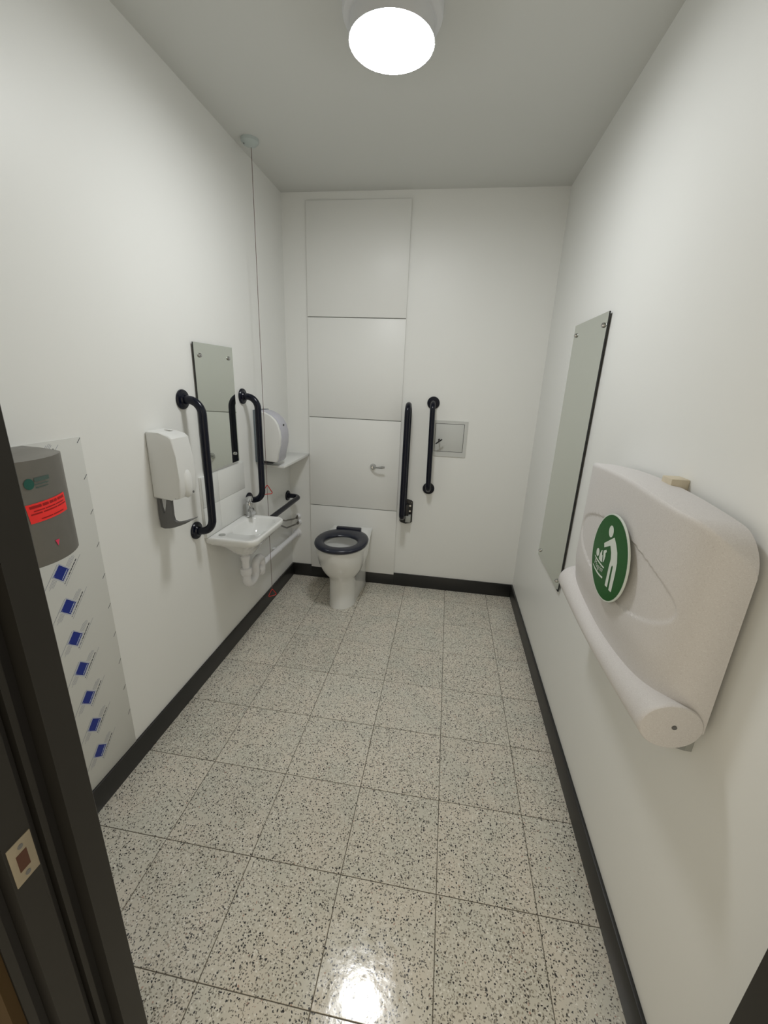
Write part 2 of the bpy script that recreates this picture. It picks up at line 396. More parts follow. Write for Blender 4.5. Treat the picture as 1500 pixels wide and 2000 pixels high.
# ================================================================== RAILS
def flange(t, org, ax, sgn=1, r=0.039):
    bm = B(); lathe(bm, [(r, 0.0), (r, sgn * 0.006), (r * 0.93, sgn * 0.010), (r * 0.62, sgn * 0.012), (0.0215, sgn * 0.018), (0.0, sgn * 0.018)], org, ax, 36)
    return obj('flange', bm, 'navy', t)
def wall_rail(y, za, zb, label):
    t = thing('grab_rail', label, 'grab rail', (0, y, (za + zb) / 2), 'dark navy grab rails')
    bm = B(); tube(bm, arcpath([(0.004, y, za), (0.088, y, za), (0.088, y, zb), (0.004, y, zb)], 0.06, 10), 0.0175, 24)
    obj('rail', bm, 'navy', t)
    flange(t, (0.001, y, za), 'x', 1, 0.041); flange(t, (0.001, y, zb), 'x', 1, 0.041)
wall_rail(-1.190, 1.382, 0.795, 'upright navy grab rail between soap dispenser and left mirror')
wall_rail(-0.660, 1.379, 0.797, 'upright navy grab rail between left mirror and toilet roll dispenser')
t = thing('grab_rail', 'horizontal navy grab rail low on the left wall beside the toilet', 'grab rail', (0, -0.36, 0.665), 'dark navy grab rails')
bm = B(); tube(bm, arcpath([(0.004, -0.066, 0.662), (0.095, -0.066, 0.662), (0.095, -0.655, 0.662), (0.004, -0.655, 0.662)], 0.05, 10), 0.0165, 24)
obj('rail', bm, 'navy', t); flange(t, (0.001, -0.066, 0.662), 'x', 1, 0.037); flange(t, (0.001, -0.655, 0.662), 'x', 1, 0.037)
t = thing('grab_rail', 'upright navy grab rail on the end wall beside the access hatch', 'grab rail', (1.015, 0, 1.07), 'dark navy grab rails')
bm = B(); tube(bm, arcpath([(1.011, -0.004, 1.360), (1.011, -0.085, 1.360), (1.019, -0.085, 0.778), (1.019, -0.004, 0.778)], 0.05, 10), 0.0172, 24)
obj('rail', bm, 'navy', t); flange(t, (1.011, -0.001, 1.360), 'y', -1, 0.041); flange(t, (1.019, -0.001, 0.778), 'y', -1, 0.041)

t = thing('drop_down_rail', 'navy hinged support rail folded up against the end wall', 'support rail', (0.868, 0, 0.6))
px0, px1 = 0.826, 0.917
pts = [(px0, 0.522), (px0 + 0.012, 0.512), (0.871, 0.504), (px1 - 0.012, 0.512), (px1, 0.522), (px1, 0.672), (px1 - 0.012, 0.682), (0.871, 0.690), (px0 + 0.012, 0.682), (px0, 0.672)]
bm = B(); prism(bm, pts, lambda u, v, w_: (u, w_, v), -0.001, -0.012, bev=0.002); obj('wall_plate', bm, 'black', t)
bm = B()
xr = 0.857
tube(bm, arcpath([(xr, -0.045, 0.565), (xr, -0.045, 1.345), (xr, -0.155, 1.345), (xr - 0.003, -0.155, 0.60), (xr, -0.045, 0.56)], [0.052, 0.052, 0.03], 10), 0.0185, 24)
obj('rail', bm, 'navy', t)
bm = B(); box(bm, 0.838, 0.892, -0.055, -0.010, 0.535, 0.660, bev=0.006); obj('hinge', bm, 'black', t)
bm = B(); lathe(bm, [(0.0, -0.020), (0.0075, -0.020), (0.008, -0.010)], (0.899, -0.002, 0.645), 'y', 20); obj('bolt', bm, 'chrome', t)
bm = B(); lathe(bm, [(0.0, -0.020), (0.0070, -0.020), (0.0075, -0.010)], (0.899, -0.002, 0.605), 'y', 20); obj('bolt', bm, 'chrome', t)
bm = B(); box(bm, 0.872, 0.908, -0.060, -0.012, 0.531, 0.578, bev=0.0015); o = obj('spring_block', bm, 'bracket', t); o['label'] = 'bare grey spring block'
for x, z in [(px0 + 0.007, 0.528), (px1 - 0.008, 0.528), (px1 - 0.008, 0.667), (px0 + 0.007, 0.667)]:
    bm = B(); lathe(bm, [(0.0, -0.014), (0.003, -0.0138), (0.0035, -0.011)], (x, 0, z), 'y', 14); obj('screw', bm, 'steelpipe', t)

# ================================================================== MIRRORS
def mirror(label, side, y0, y1, z0, z1, sx):
    xw = 0.0 if side > 0 else W
    t = thing('wall_mirror', label, 'mirror', (xw, (y0 + y1) / 2, (z0 + z1) / 2))
    a, b = sorted((xw + side * 0.007, xw + side * 0.0125))
    bm = B(); box(bm, a, b, y0, y1, z0, z1)
    bm.faces.ensure_lookup_table(); bm.normal_update()
    for f in bm.faces: f.material_index = 0 if abs(f.calc_center_median().x - (xw + side * 0.0125)) < 1e-4 else 1
    obj('glass', bm, ['mirror', 'mirroredge'], t, smooth=False)
    for y in (y0 + sx, y1 - sx):
        for z in (z0 + sx * 1.05, z1 - sx * 1.25):
            bm = B(); lathe(bm, [(0.006, side * 0.001), (0.006, side * 0.013), (0.0095, side * 0.013), (0.0095, side * 0.0150), (0.0080, side * 0.0195), (0.004, side * 0.022), (0, side * 0.0227)], (xw, y, z), 'x', 24)
            obj('screw', bm, 'chrome', t)
mirror('small frameless mirror above the basin', 1, -1.090, -0.757, 1.046, 1.617, 0.042)
mirror('tall frameless mirror on the right wall', -1, -1.056, -0.618, 0.606, 1.767, 0.036)

# ================================================================== SPLASHBACK (tiles)
t = thing('splashback', 'white tiled splashback between basin and small mirror', 'splashback', (0, -0.927, 0.88))
mkbox('backing_board', 'panel', t, 0.0, 0.010, -1.132, -0.722, 0.733, 1.031, bev=0.001)
for y0, y1 in [(-1.132, -0.992), (-0.992, -0.722)]:
    for z0, z1 in [(0.734, 0.884), (0.884, 1.032)]:
        mkbox('tile', 'splashtile', t, 0.0095, 0.016, y0 + 0.0006, y1 - 0.0006, z0 + 0.0006, z1 - 0.0006, bev=0.0008)

# ================================================================== BASIN
t = thing('washbasin', 'small white ceramic wall basin under the tiled splashback', 'basin', (0, -0.926, 0.73))
bm = B()
R_ = [sell(0.120, -0.955, 0.035, 0.045, 2.2, 0.600), sell(0.120, -0.955, 0.046, 0.055, 2.2, 0.603), sell(0.118, -0.945, 0.066, 0.095, 2.4, 0.628),
      sell(0.120, -0.932, 0.088, 0.138, 3.0, 0.660), rrect(0.006, 0.236, -1.106, -0.750, 0.012, 0.045, 0.690),
      rrect(0.001, 0.250, -1.119, -0.734, 0.004, 0.048, 0.702), rrect(0.001, 0.2525, -1.122, -0.731, 0.004, 0.048, 0.708),
      rrect(0.001, 0.2530, -1.1225, -0.7305, 0.004, 0.048, 0.724), rrect(0.001, 0.2515, -1.121, -0.732, 0.004, 0.048, 0.7305),
      rrect(0.003, 0.2470, -1.117, -0.736, 0.006, 0.044, 0.7325), rrect(0.006, 0.2420, -1.112, -0.741, 0.008, 0.04, 0.7315),
      sell(0.143, -0.897, 0.090, 0.140, 3.0, 0.7300), sell(0.143, -0.897, 0.086, 0.136, 2.9, 0.7245), sell(0.143, -0.897, 0.078, 0.125, 2.7, 0.695),
      sell(0.141, -0.900, 0.063, 0.105, 2.5, 0.655), sell(0.137, -0.905, 0.035, 0.06, 2.2, 0.634), sell(0.134, -0.91, 0.018, 0.02, 2, 0.631)]
loft(bm, R_); obj('bowl', bm, 'ceramic', t, angle=60)
bm = B(); lathe(bm, [(0.018, 0.0), (0.018, 0.0022), (0.014, 0.003), (0, 0.0015)], (0.134, -0.91, 0.6308), 'z', 28); obj('waste', bm, 'chrome', t)
bm = B(); lathe(bm, [(0.0165, 0.0), (0.0165, 0.0016), (0.014, 0.0020), (0.0, 0.0012)], (0.056, -1.066, 0.7312), 'z', 28)  # grey disc, its colour stands for the dark inside a shallow hole
o = obj('tap_hole_disc', bm, 'bracket', t); o['label'] = 'grey disc standing for a shallow tap hole'

# tap
t = thing('mixer_tap', 'chrome lever tap on the corner of the basin', 'tap', (0.054, -0.762, 0.732))
bm = B(); lathe(bm, [(0.0, 0.0), (0.0235, 0.0), (0.0235, 0.004), (0.0205, 0.007), (0.0195, 0.03), (0.0205, 0.055), (0.0215, 0.070), (0.020, 0.080), (0.014, 0.086), (0, 0.088)], (0.054, -0.762, 0.7318), 'z', 32)
obj('body', bm, 'chrome', t)
bm = B(); tube(bm, arcpath([(0.056, -0.766, 0.765), (0.085, -0.795, 0.785), (0.106, -0.816, 0.772)], 0.03, 6), [0.013] * 4 + [0.0125] * 5, 20); obj('spout', bm, 'chrome', t)
bm = B()
loft(bm, [sell(0.052, -0.760, 0.014, 0.014, 2.2, 0.815, 24), sell(0.053, -0.760, 0.0205, 0.0205, 2.4, 0.822, 24), sell(0.055, -0.763, 0.021, 0.021, 2.4, 0.832, 24), sell(0.060, -0.768, 0.017, 0.017, 2.4, 0.843, 24), sell(0.066, -0.774, 0.010, 0.012, 2.4, 0.850, 24)])
obj('lever', bm, 'chrome', t)

# waste trap + pipe
t = thing('waste_pipe', 'white plastic trap and waste pipe under the basin', 'pipe', (0.12, -0.93, 0.45))
bm = B(); tube(bm, [(0.122, -0.975, 0.5985), (0.122, -0.975, 0.48)], 0.019, 24)
lathe(bm, [(0, 0), (0.024, 0.0), (0.025, 0.02), (0.019, 0.026)], (0.122, -0.975, 0.565), 'z', 24); obj('tailpiece', bm, 'pipe', t)
bm = B(); lathe(bm, [(0.019, 0.03), (0.029, 0.026), (0.031, 0.0), (0.026, -0.012), (0.022, -0.014)], (0.122, -0.975, 0.490), 'z', 28); obj('trap_nut', bm, 'pipe', t)
bm = B(); tube(bm, arcpath([(0.122, -0.975, 0.49), (0.122, -0.975, 0.412), (0.120, -0.865, 0.412), (0.118, -0.865, 0.50), (0.115, -0.80, 0.500)], [0.045, 0.045, 0.03], 10), 0.0225, 24)
obj('trap_bend', bm, 'pipe', t)
bm = B(); tube(bm, arcpath([(0.115, -0.815, 0.500), (0.11, -0.77, 0.49), (0.108, -0.77, 0.392), (0.046, -0.675, 0.374)], 0.025, 8), 0.0235, 24)
lathe(bm, [(0.0, -0.026), (0.020, -0.024), (0.026, -0.016), (0.027, 0.016), (0.020, 0.024), (0, 0.026)], (0.113, -0.80, 0.425), 'y', 24)
obj('elbow', bm, 'pipe', t)
bm = B(); tube(bm, [(0.050, -0.685, 0.375), (0.044, -0.560, 0.369), (0.046, -0.030, 0.353)], 0.0185, 24); obj('waste_run', bm, 'pipe', t)
bm = B(); lathe(bm, [(0.034, 0.0), (0.033, -0.006), (0.026, -0.010), (0.0245, -0.035), (0.019, -0.036)], (0.046, 0, 0.352), 'y', 28); obj('wall_collar', bm, 'pipe', t)
bm = B(); box(bm, 0.0, 0.030, -0.372, -0.352, 0.356, 0.370, bev=0.003); lathe(bm, [(0.0215, -0.008), (0.0215, 0.008), (0.018, 0.009), (0.018, -0.009)], (0.0447, -0.362, 0.363), 'y', 24)
obj('pipe_clip', bm, 'pipe', t)
# supply pipes
def supply(label, P, vz, name='supply_pipe'):
    t = thing(name, label, 'pipe', P[0], 'thin chrome supply pipes under the basin')
    bm = B(); tube(bm, arcpath(P, 0.012, 5), 0.0058, 12); obj('pipe', bm, 'steelpipe', t)
    x, y, z = P[-1]
    bm = B(); lathe(bm, [(0.0, -0.006), (0.009, -0.006), (0.010, 0.0), (0.009, 0.026), (0.0, 0.026)], (x, y - 0.012, z), 'y', 18)
    tube(bm, [(x, y, z), (x, y, z + 0.016)], 0.005, 10); obj('valve', bm, 'steelpipe', t)
    bm = B(); lathe(bm, [(0.021, 0.0), (0.020, -0.007), (0.014, -0.012), (0.0125, -0.024), (0, -0.024)], (x, 0.0, z), 'y', 24); obj('collar', bm, 'pipe', t)
supply('upper thin chrome supply pipe under the basin', [(0.075, -0.80, 0.622), (0.075, -0.80, 0.545), (0.04, -0.775, 0.540), (0.036, -0.33, 0.565), (0.036, -0.20, 0.515), (0.055, -0.06, 0.487), (0.057, -0.024, 0.485)], 0.485)
supply('lower thin chrome supply pipe under the basin', [(0.060, -0.815, 0.622), (0.060, -0.815, 0.505), (0.036, -0.79, 0.495), (0.034, -0.30, 0.515), (0.036, -0.185, 0.455), (0.060, -0.06, 0.443), (0.062, -0.024, 0.442)], 0.44)

# ================================================================== TOILET
CX = 0.486
t = thing('toilet', 'white ceramic toilet with navy seat against the end wall', 'toilet', (CX, -0.25, 0))
YB_ = -0.016
def pan_ring(wb, wf, yc, yf, z):
    L_ = []
    for k in range(5): L_.append((-wb + 2 * wb * k / 4 if False else wb - 2 * wb * k / 4, YB_))
    for k in range(1, 9):
        u = k / 9; L_.append((-(wb + (wf - wb) * sm(u)), YB_ + (yc - YB_) * u))
    for k in range(0, 33):
        a = PI + PI * k / 32; L_.append((wf * math.cos(a), yc + (yc - yf) * math.sin(a)))
    for k in range(8, 0, -1):
        u = k / 9; L_.append(((wb + (wf - wb) * sm(u)), YB_ + (yc - YB_) * u))
    return [(CX + x, y, z) for x, y in L_]
def to_ellipse(ring, cy, hx, hy, z):
    out = []
    for x, y, _ in ring:
        a = math.atan2((y - cy) / hy, (x - CX) / hx); out.append((CX + hx * math.cos(a), cy + hy * math.sin(a), z))
    return out
rg = [pan_ring(.104, .090, -.33, -.447, 0.0), pan_ring(.104, .090, -.33, -.447, 0.008), pan_ring(.102, .087, -.33, -.443, 0.02), pan_ring(.102, .087, -.33, -.442, .15),
      pan_ring(.104, .088, -.33, -.443, .195), pan_ring(.106, .094, -.33, -.452, .218), pan_ring(.112, .120, -.33, -.480, .248), pan_ring(.118, .138, -.33, -.504, .28), pan_ring(.126, .155, -.33, -.530, .325),
      pan_ring(.134, .166, -.33, -.546, .37), pan_ring(.142, .170, -.335, -.553, .41), pan_ring(.146, .171, -.335, -.557, .440), pan_ring(.146, .171, -.335, -.557, .447), pan_ring(.143, .168, -.335, -.554, .4505)]
rg.append(to_ellipse(rg[-1], -.375, .118, .140, .4505)); rg.append(to_ellipse(rg[-2], -.375, .114, .136, .446))
rg.append(to_ellipse(rg[-3], -.375, .122, .140, .425)); rg.append(to_ellipse(rg[-4], -.375, .108, .125, .37)); rg.append(to_ellipse(rg[-5], -.36, .07, .085, .29)); rg.append(to_ellipse(rg[-6], -.35, .045, .05, .26))
bm = B(); loft(bm, rg); obj('pan', bm, 'ceramic', t, angle=50)
bm = B(); n = 96; rings = []
for i in range(n):
    a = 2 * PI * i / n; c, s = math.cos(a), math.sin(a); e = 2 / 2.15
    ox, oy = 0.1745 * math.copysign(abs(c) ** e, c), -0.358 + 0.211 * math.copysign(abs(s) ** e, s)
    ix, iy = 0.110 * c, -0.388 + 0.108 * s
    ring = []
    for k in range(14):
        f = 2 * PI * k / 14; u = 0.5 + 0.5 * math.copysign(abs(math.cos(f)) ** .8, math.cos(f)); z = 0.4685 + 0.0155 * math.copysign(abs(math.sin(f)) ** .7, math.sin(f))
        ring.append((CX + ix + (ox - ix) * u, iy + (oy - iy) * u, z))
    rings.append(ring)
loft(bm, rings, closed=True); obj('seat', bm, 'seat', t, angle=60)
bm = B(); box(bm, CX - 0.088, CX + 0.088, -0.176, -0.138, 0.4515, 0.492, bev=0.006); obj('seat_hinge', bm, 'seat', t)

# flush lever
t = thing('flush_lever', 'chrome flush lever on the panel above the toilet', 'lever', (0.62, -0.014, 0.91))
bm = B(); lathe(bm, [(0.0, -0.022), (0.012, -0.021), (0.0185, -0.012), (0.0215, -0.004), (0.022, 0.0)], (0.621, -0.014, 0.908), 'y', 32); obj('boss', bm, 'chrome', t)
bm = B()
P = [(0.621, -0.036, 0.908), (0.635, -0.052, 0.910), (0.660, -0.062, 0.913), (0.690, -0.066, 0.916), (0.712, -0.066, 0.918)]
rings = []
for i, (x, y, z) in enumerate(P):
    hw = [0.007, 0.006, 0.0062, 0.0095, 0.0065][i]; hd = [0.007, 0.005, 0.0045, 0.004, 0.003][i]
    rings.append([(x, y + hd * math.cos(2 * PI * k / 12), z + hw * math.sin(2 * PI * k / 12)) for k in range(12)])
loft(bm, rings); tube(bm, [(0.621, -0.030, 0.908), (0.623, -0.044, 0.908)], 0.007, 14); obj('handle', bm, 'chrome', t)

# access hatch with budget-lock key
t = thing('access_hatch', 'small square white access hatch with a black key in it', 'hatch', (1.14, 0, 1.13))
bm = B()
X0, X1, Z0, Z1 = 1.012, 1.250, 1.011, 1.250; x0, x1, z0, z1 = 1.036, 1.2285, 1.0425, 1.2305
for a in [(X0, X1, z1, Z1), (X0, X1, Z0, z0), (X0, x0, z0, z1), (x1, X1, z0, z1)]: box(bm, a[0], a[1], -0.006, 0, a[2], a[3])
obj('frame', bm, 'access', t, smooth=False)
mkbox('gap_backing', 'black', t, x0, x1, -0.001, 0, z0, z1)
mkbox('hatch_door', 'access', t, x0 + 0.0028, x1 - 0.0028, -0.005, -0.0005, z0 + 0.0028, z1 - 0.0028, bev=0.0008)
k = B(); tube(k, [(1.066, -0.004, 1.122), (1.066, -0.058, 1.118)], 0.0042, 12); lathe(k, [(0.007, 0), (0.007, -0.004), (0, -0.005)], (1.066, -0.005, 1.122), 'y', 16)
tube(k, [(1.047, -0.058, 1.100), (1.087, -0.058, 1.132)], 0.0044, 12); obj('key', k, 'black', t)

# ================================================================== SHELF + TOILET ROLL DISPENSER
t = thing('corner_shelf', 'narrow white shelf in the left back corner', 'shelf', (0, -0.25, 0.96))
mkbox('board', 'plastic', t, 0.0, 0.150, -0.47, -0.0005, 0.953, 0.969, bev=0.002)
bm = B(); box(bm, 0.0, 0.004, -0.465, -0.01, 0.930, 0.953); obj('wall_batten', bm, 'plastic', t, smooth=False)

t = thing('toilet_roll_dispenser', 'white and lavender grey toilet roll dispenser above the shelf', 'dispenser', (0, -0.475, 1.15))
prof = [(0.016, 1.006), (0.128, 0.998), (0.136, 1.008), (0.145, 1.060), (0.1575, 1.110), (0.1615, 1.15), (0.158, 1.185), (0.148, 1.220), (0.131, 1.250), (0.105, 1.273), (0.070, 1.290), (0.016, 1.300)]
bm = B(); prism(bm, prof, lambda u, v, w_: (u, w_, v), -0.518, -0.408, bev=0.003); obj('body', bm, 'lav', t)
def inset(P, k, c=(0.08, 1.15)): return [(c[0] + (u - c[0]) * k, c[1] + (v - c[1]) * k) for u, v in P]
for a, b in ((-0.540, -0.5175), (-0.4085, -0.398)):
    bm = B()
    p0 = [(u + 0.0, v) for u, v in prof]
    prism(bm, inset(p0, 0.985), lambda u, v, w_: (u, w_, v), a, b, bev=0.005, seg=3); o = obj('side_panel', bm, 'plastic', t); o['label'] = 'white side cheek'
mkbox('back_plate', 'slate', t, 0.0, 0.034, -0.543, -0.395, 0.996, 1.300, bev=0.003)
bm = B(); lathe(bm, [(0.0, 0.0035), (0.006, 0.003), (0.007, 0.0)], (0.151, -0.462, 1.215), 'x', 18); obj('lock', bm, 'black', t)
bm = B(); box(bm, 0.05, 0.105, -0.535, -0.42, 0.9915, 1.004, bev=0.002); obj('paper_slot', bm, 'black', t)

# ================================================================== SOAP DISPENSER
t = thing('soap_dispenser', 'white elbow operated soap dispenser with grey lever, on the left wall', 'dispenser', (0, -1.385, 1.15))
sp_ = [(0.001, 1.017), (0.082, 1.021), (0.098, 1.018), (0.113, 1.023), (0.122, 1.050), (0.122, 1.100), (0.117, 1.184), (0.108, 1.253), (0.094, 1.265), (0.056, 1.273), (0.008, 1.278), (0.001, 1.272)]
bm = B(); prism(bm, sp_, lambda u, v, w_: (u, w_, v), -1.438, -1.330, bev=0.007, seg=3); obj('cover', bm, 'plastic', t)
bm = B(); bmesh.ops.create_uvsphere(bm, u_segments=28, v_segments=18, radius=1.0, matrix=Matrix.Translation((0.111, -1.384, 1.078)) @ Matrix.Rotation(-0.06, 4, 'Y') @ Matrix.Diagonal((0.022, 0.030, 0.062, 1))); obj('front_bulge', bm, 'plastic', t)
bm = B(); lathe(bm, [(0.005, 0.0), (0.005, 0.001), (0, 0.0015)], (0.131, -1.372, 1.038), 'x', 16); obj('lock', bm, 'greylever', t)
bm = B(); box(bm, 0.035, 0.060, -1.372, -1.352, 1.2745, 1.279, bev=0.0015); obj('top_button', bm, 'plastic', t)
lev = [(0.006, 1.016), (0.018, 1.016), (0.020, 0.975), (0.0235, 0.957), (0.029, 0.950), (0.035, 0.960), (0.040, 0.985), (0.0455, 1.016), (0.067, 1.016), (0.0635, 0.945), (0.067, 0.926), (0.080, 0.9195), (0.106, 0.922), (0.141, 0.934), (0.138, 0.930), (0.118, 0.9185), (0.095, 0.908), (0.070, 0.898), (0.045, 0.891), (0.022, 0.888), (0.006, 0.893), (0.0035, 0.945)]
bm = B(); prism(bm, lev, lambda u, v, w_: (u, w_, v), -1.424, -1.412, bev=0.0012); 
pad = [(0.045, 0.891), (0.070, 0.898), (0.095, 0.908), (0.118, 0.9185), (0.138, 0.930), (0.141, 0.934), (0.118, 0.926), (0.095, 0.9165), (0.070, 0.908), (0.045, 0.901)]
prism(bm, pad, lambda u, v, w_: (u, w_, v), -1.4125, -1.372, bev=0.001)
obj('lever', bm, 'greylever', t)

# ================================================================== PROTECTED SHEET WITH PRINTED FILM
t = thing('wall_sheet', 'white splash sheet in blue printed protective film behind the hand dryer', 'sheet', (0, -2.06, 0.7))
mkbox('sheet', 'sheet', t, 0.0, 0.0035, -2.42, -1.7185, ZB, 1.291, bev=0.0006)
UX = Vector((0.66, 0.751)); VX = Vector((0.737, -0.676))
def print_quad(bm, c, u0, u1, v0, v1, mi, lift=0.0):
    f = lambda u, v: (0.0038 + lift, c[0] + UX.x * u + VX.x * v, c[1] + UX.y * u + VX.y * v)
    vs = [bm.verts.new(f(*q)) for q in ((u0, v0), (u1, v0), (u1, v1), (u0, v1))]
    bm.faces.new(vs).material_index = mi
def film_print():
    bm = B(); c = (0, 0)
    h = 0.0192
    for a in [(-h - .003, h + .003, -h - .0035, -h - .0015), (-h - .003, h + .003, h + .0015, h + .003), (-h - .003, -h - .0015, -h - .0035, h + .003), (h + .0015, h + .003, -h - .0035, h + .003)]:
        print_quad(bm, c, *a, 1)
    print_quad(bm, c, -h, h, -h, h, 0)
    # pale lettering inside the square, its words too small to read
    u = -0.0165
    for wd in (0.004, 0.006, 0.003, 0.008, 0.005, 0.003):
        if u + wd < h - 0.001: print_quad(bm, c, u, u + wd, 0.0118, 0.0152, 1, 0.0002)
        u += wd + 0.0008
    print_quad(bm, c, -0.0175, -0.0155, -0.0165, -0.0145, 1, 0.0002)
    print_quad(bm, c, -0.062, 0.018, -0.0262, -0.0250, 2)
    print_quad(bm, c, -0.030, 0.073, 0.0345, 0.0354, 2)
    u = -0.026
    for wd in (0.004, 0.003, 0.009, 0.006, 0.011, 0.009, 0.008, 0.010, 0.008):
        print_quad(bm, c, u, u + wd, 0.0262, 0.0296, 4 if u > 0.0 else 2); u += wd + 0.0016
    for k, (a, b) in enumerate([(0.024, 0.050), (0.024, 0.058), (0.024, 0.061), (0.026, 0.060)]): print_quad(bm, c, a, b, 0.0045 + k * 0.0042, 0.0060 + k * 0.0042, 3)
    for k, (a, b) in enumerate([(-0.050, -0.024), (-0.058, -0.024), (-0.050, -0.024), (-0.048, -0.024)]): print_quad(bm, c, a, b, -0.0165 + k * 0.0042, -0.0150 + k * 0.0042, 3)
    me = bpy.data.meshes.new('film_print'); bm.to_mesh(me); bm.free()
    for x in ('blue', 'paleblue', 'greyprint', 'lightprint', 'darkprint'): me.materials.append(M[x])
    return me
fp = film_print()
def edge_mark():
    bm = B(); c = (0, 0); print_quad(bm, c, -0.0100, 0.0095, -0.0010, 0.0010, 0)
    me = bpy.data.meshes.new('edge_mark'); bm.to_mesh(me); bm.free(); me.materials.append(M['darkprint']); return me
em = edge_mark()
for col_ in range(3):
    for k in range(-3, 7):
        y = -1.871 - 0.262 * col_; z = 0.903 - 0.1145 * k
        if y - 0.045 < -2.42 : continue
        o = bpy.data.objects.new('film_print', fp); COL.objects.link(o); o.parent = t; o.location = Vector((0, y, z)) - t.location
for k in range(10):
    z = 1.2815 - 0.1145 * k
    o = bpy.data.objects.new('edge_mark', em); COL.objects.link(o); o.parent = t; o.location = Vector((0, -1.7262, z)) - t.location

# ================================================================== HAND DRYER
t = thing('hand_dryer', 'grey metal hand dryer with red warning sticker beside the door frame', 'hand dryer', (0, -2.04, 1.16))
def dx(y): return 0.196 - ((y + 2.04) / 0.11) ** 2 * 0.044
plan = [(0.004, -1.900), (0.060, -1.906), (0.120, -1.921), (0.148, -1.930)] + [(dx(y), y) for y in [-1.945 - 0.0136 * i for i in range(15)]] + [(0.140, -2.152), (0.100, -2.163), (0.004, -2.175)]
bm = B(); prism(bm, plan, lambda u, v, w_: (u, v, w_), 1.038, 1.290, bev=0.0015); obj('casing', bm, 'stainless', t, angle=30)
def patch(bm, corners, nu, nv, lift, mi=0, u0=0, u1=1, v0=0, v1=1):
    """corners TL,TR,BR,BL in (y,z); laid on the curved casing"""
    g = []
    for j in range(nv + 1):
        row = []
        for i in range(nu + 1):
            u = u0 + (u1 - u0) * i / nu; v = v0 + (v1 - v0) * j / nv
            y = (corners[0][0] * (1 - u) + corners[1][0] * u) * (1 - v) + (corners[3][0] * (1 - u) + corners[2][0] * u) * v
            z = (corners[0][1] * (1 - u) + corners[1][1] * u) * (1 - v) + (corners[3][1] * (1 - u) + corners[2][1] * u) * v
            row.append(bm.verts.new((dx(y) + lift, y, z)))
        g.append(row)
    for j in range(nv):
        for i in range(nu): bm.faces.new([g[j][i], g[j][i + 1], g[j + 1][i + 1], g[j + 1][i]]).material_index = mi
LC = [(-2.083, 1.1915), (-1.976, 1.1975), (-1.974, 1.1515), (-2.079, 1.1465)]
bm = B(); patch(bm, LC, 14, 2, 0.0012, 0)
rows = [(0.10, 0.24, [(0.06, 0.30), (0.33, 0.47), (0.50, 0.60), (0.62, 0.70), (0.73, 0.95)]), (0.36, 0.42, [(0.12, 0.35), (0.37, 0.62), (0.64, 0.92)]), (0.50, 0.57, [(0.05, 0.28), (0.31, 0.66), (0.68, 0.97)]), (0.83, 0.89, [(0.22, 0.50), (0.52, 0.84)])]
for v0, v1, words in rows:
    for a, b in words: patch(bm, LC, 4, 1, 0.0016, 1, a, b, v0, v1)
obj('warning_sticker', bm, ['red', 'darkred'], t, smooth=False)['label'] = 'bright red warning sticker'
bm = B()
cy, cz = -2.066, 1.238
g = [bm.verts.new((dx(cy) + 0.0016, cy, cz))] + [bm.verts.new((dx(cy + 0.0105 * math.cos(a)) + 0.0014, cy + 0.0105 * math.cos(a), cz + 0.0125 * math.sin(a))) for a in [2 * PI * k / 28 for k in range(28)]]
for k in range(28): bm.faces.new([g[0], g[1 + k], g[1 + (k + 1) % 28]]).material_index = 0
for z0, z1, y1_ in ((1.2405, 1.2500, -2.016), (1.2335, 1.2360, -2.020), (1.2265, 1.2285, -2.022)):
    patch(bm, [(-2.054, z1), (y1_, z1 + 0.001), (y1_, z0 + 0.001), (-2.054, z0)], 6, 1, 0.0012, 1)
obj('maker_emblem', bm, ['dryergreen', 'dryergreen2'], t, smooth=False)['label'] = 'dark green round emblem with faded lettering'
bm = B(); vs = [bm.verts.new((dx(y) + 0.0014, y, z)) for y, z in ((-2.036, 1.092), (-2.024, 1.092), (-2.030, 1.076))]; bm.faces.new(vs); obj('sensor_arrow', bm, 'arrow', t, smooth=False)

# ================================================================== PULL CORD
t = thing('pull_cord', 'ceiling alarm pull cord with two red triangle handles', 'pull cord', (0.075, -0.56, 2.5))
bm = B(); lathe(bm, [(0.0, -0.026), (0.014, -0.026), (0.030, -0.022), (0.040, -0.012), (0.042, 0.0)], (0.079, -0.575, H), 'z', 36); obj('switch', bm, 'switch', t)
bm = B(); lathe(bm, [(0, -0.004), (0.003, -0.003), (0.003, 0)], (0.058, -0.594, H - 0.022), 'z', 10); obj('screw', bm, 'greylever', t)
bm = B(); tube(bm, [(0.078, -0.560, H - 0.024), (0.075, -0.560, 1.8), (0.073, -0.560, 1.0), (0.073, -0.560, 0.17)], 0.0015, 8); obj('cord', bm, 'cord', t)
def tri(cx, cy, zt, s):
    bm = B(); P = [(cx, cy, zt), (cx + s * 0.40, cy + s * 0.42, zt - s), (cx - s * 0.40, cy - s * 0.42, zt - s)]
    P = arcpath([Vector(P[0]) * 0.5 + Vector(P[2]) * 0.5, P[0], P[1], P[2], Vector(P[0]) * 0.5 + Vector(P[2]) * 0.5], 0.006, 5); tube(bm, P, 0.0026, 10)
    return obj('handle', bm, 'redplastic', t)
tri(0.073, -0.560, 0.868, 0.060); tri(0.073, -0.560, 0.170, 0.052)

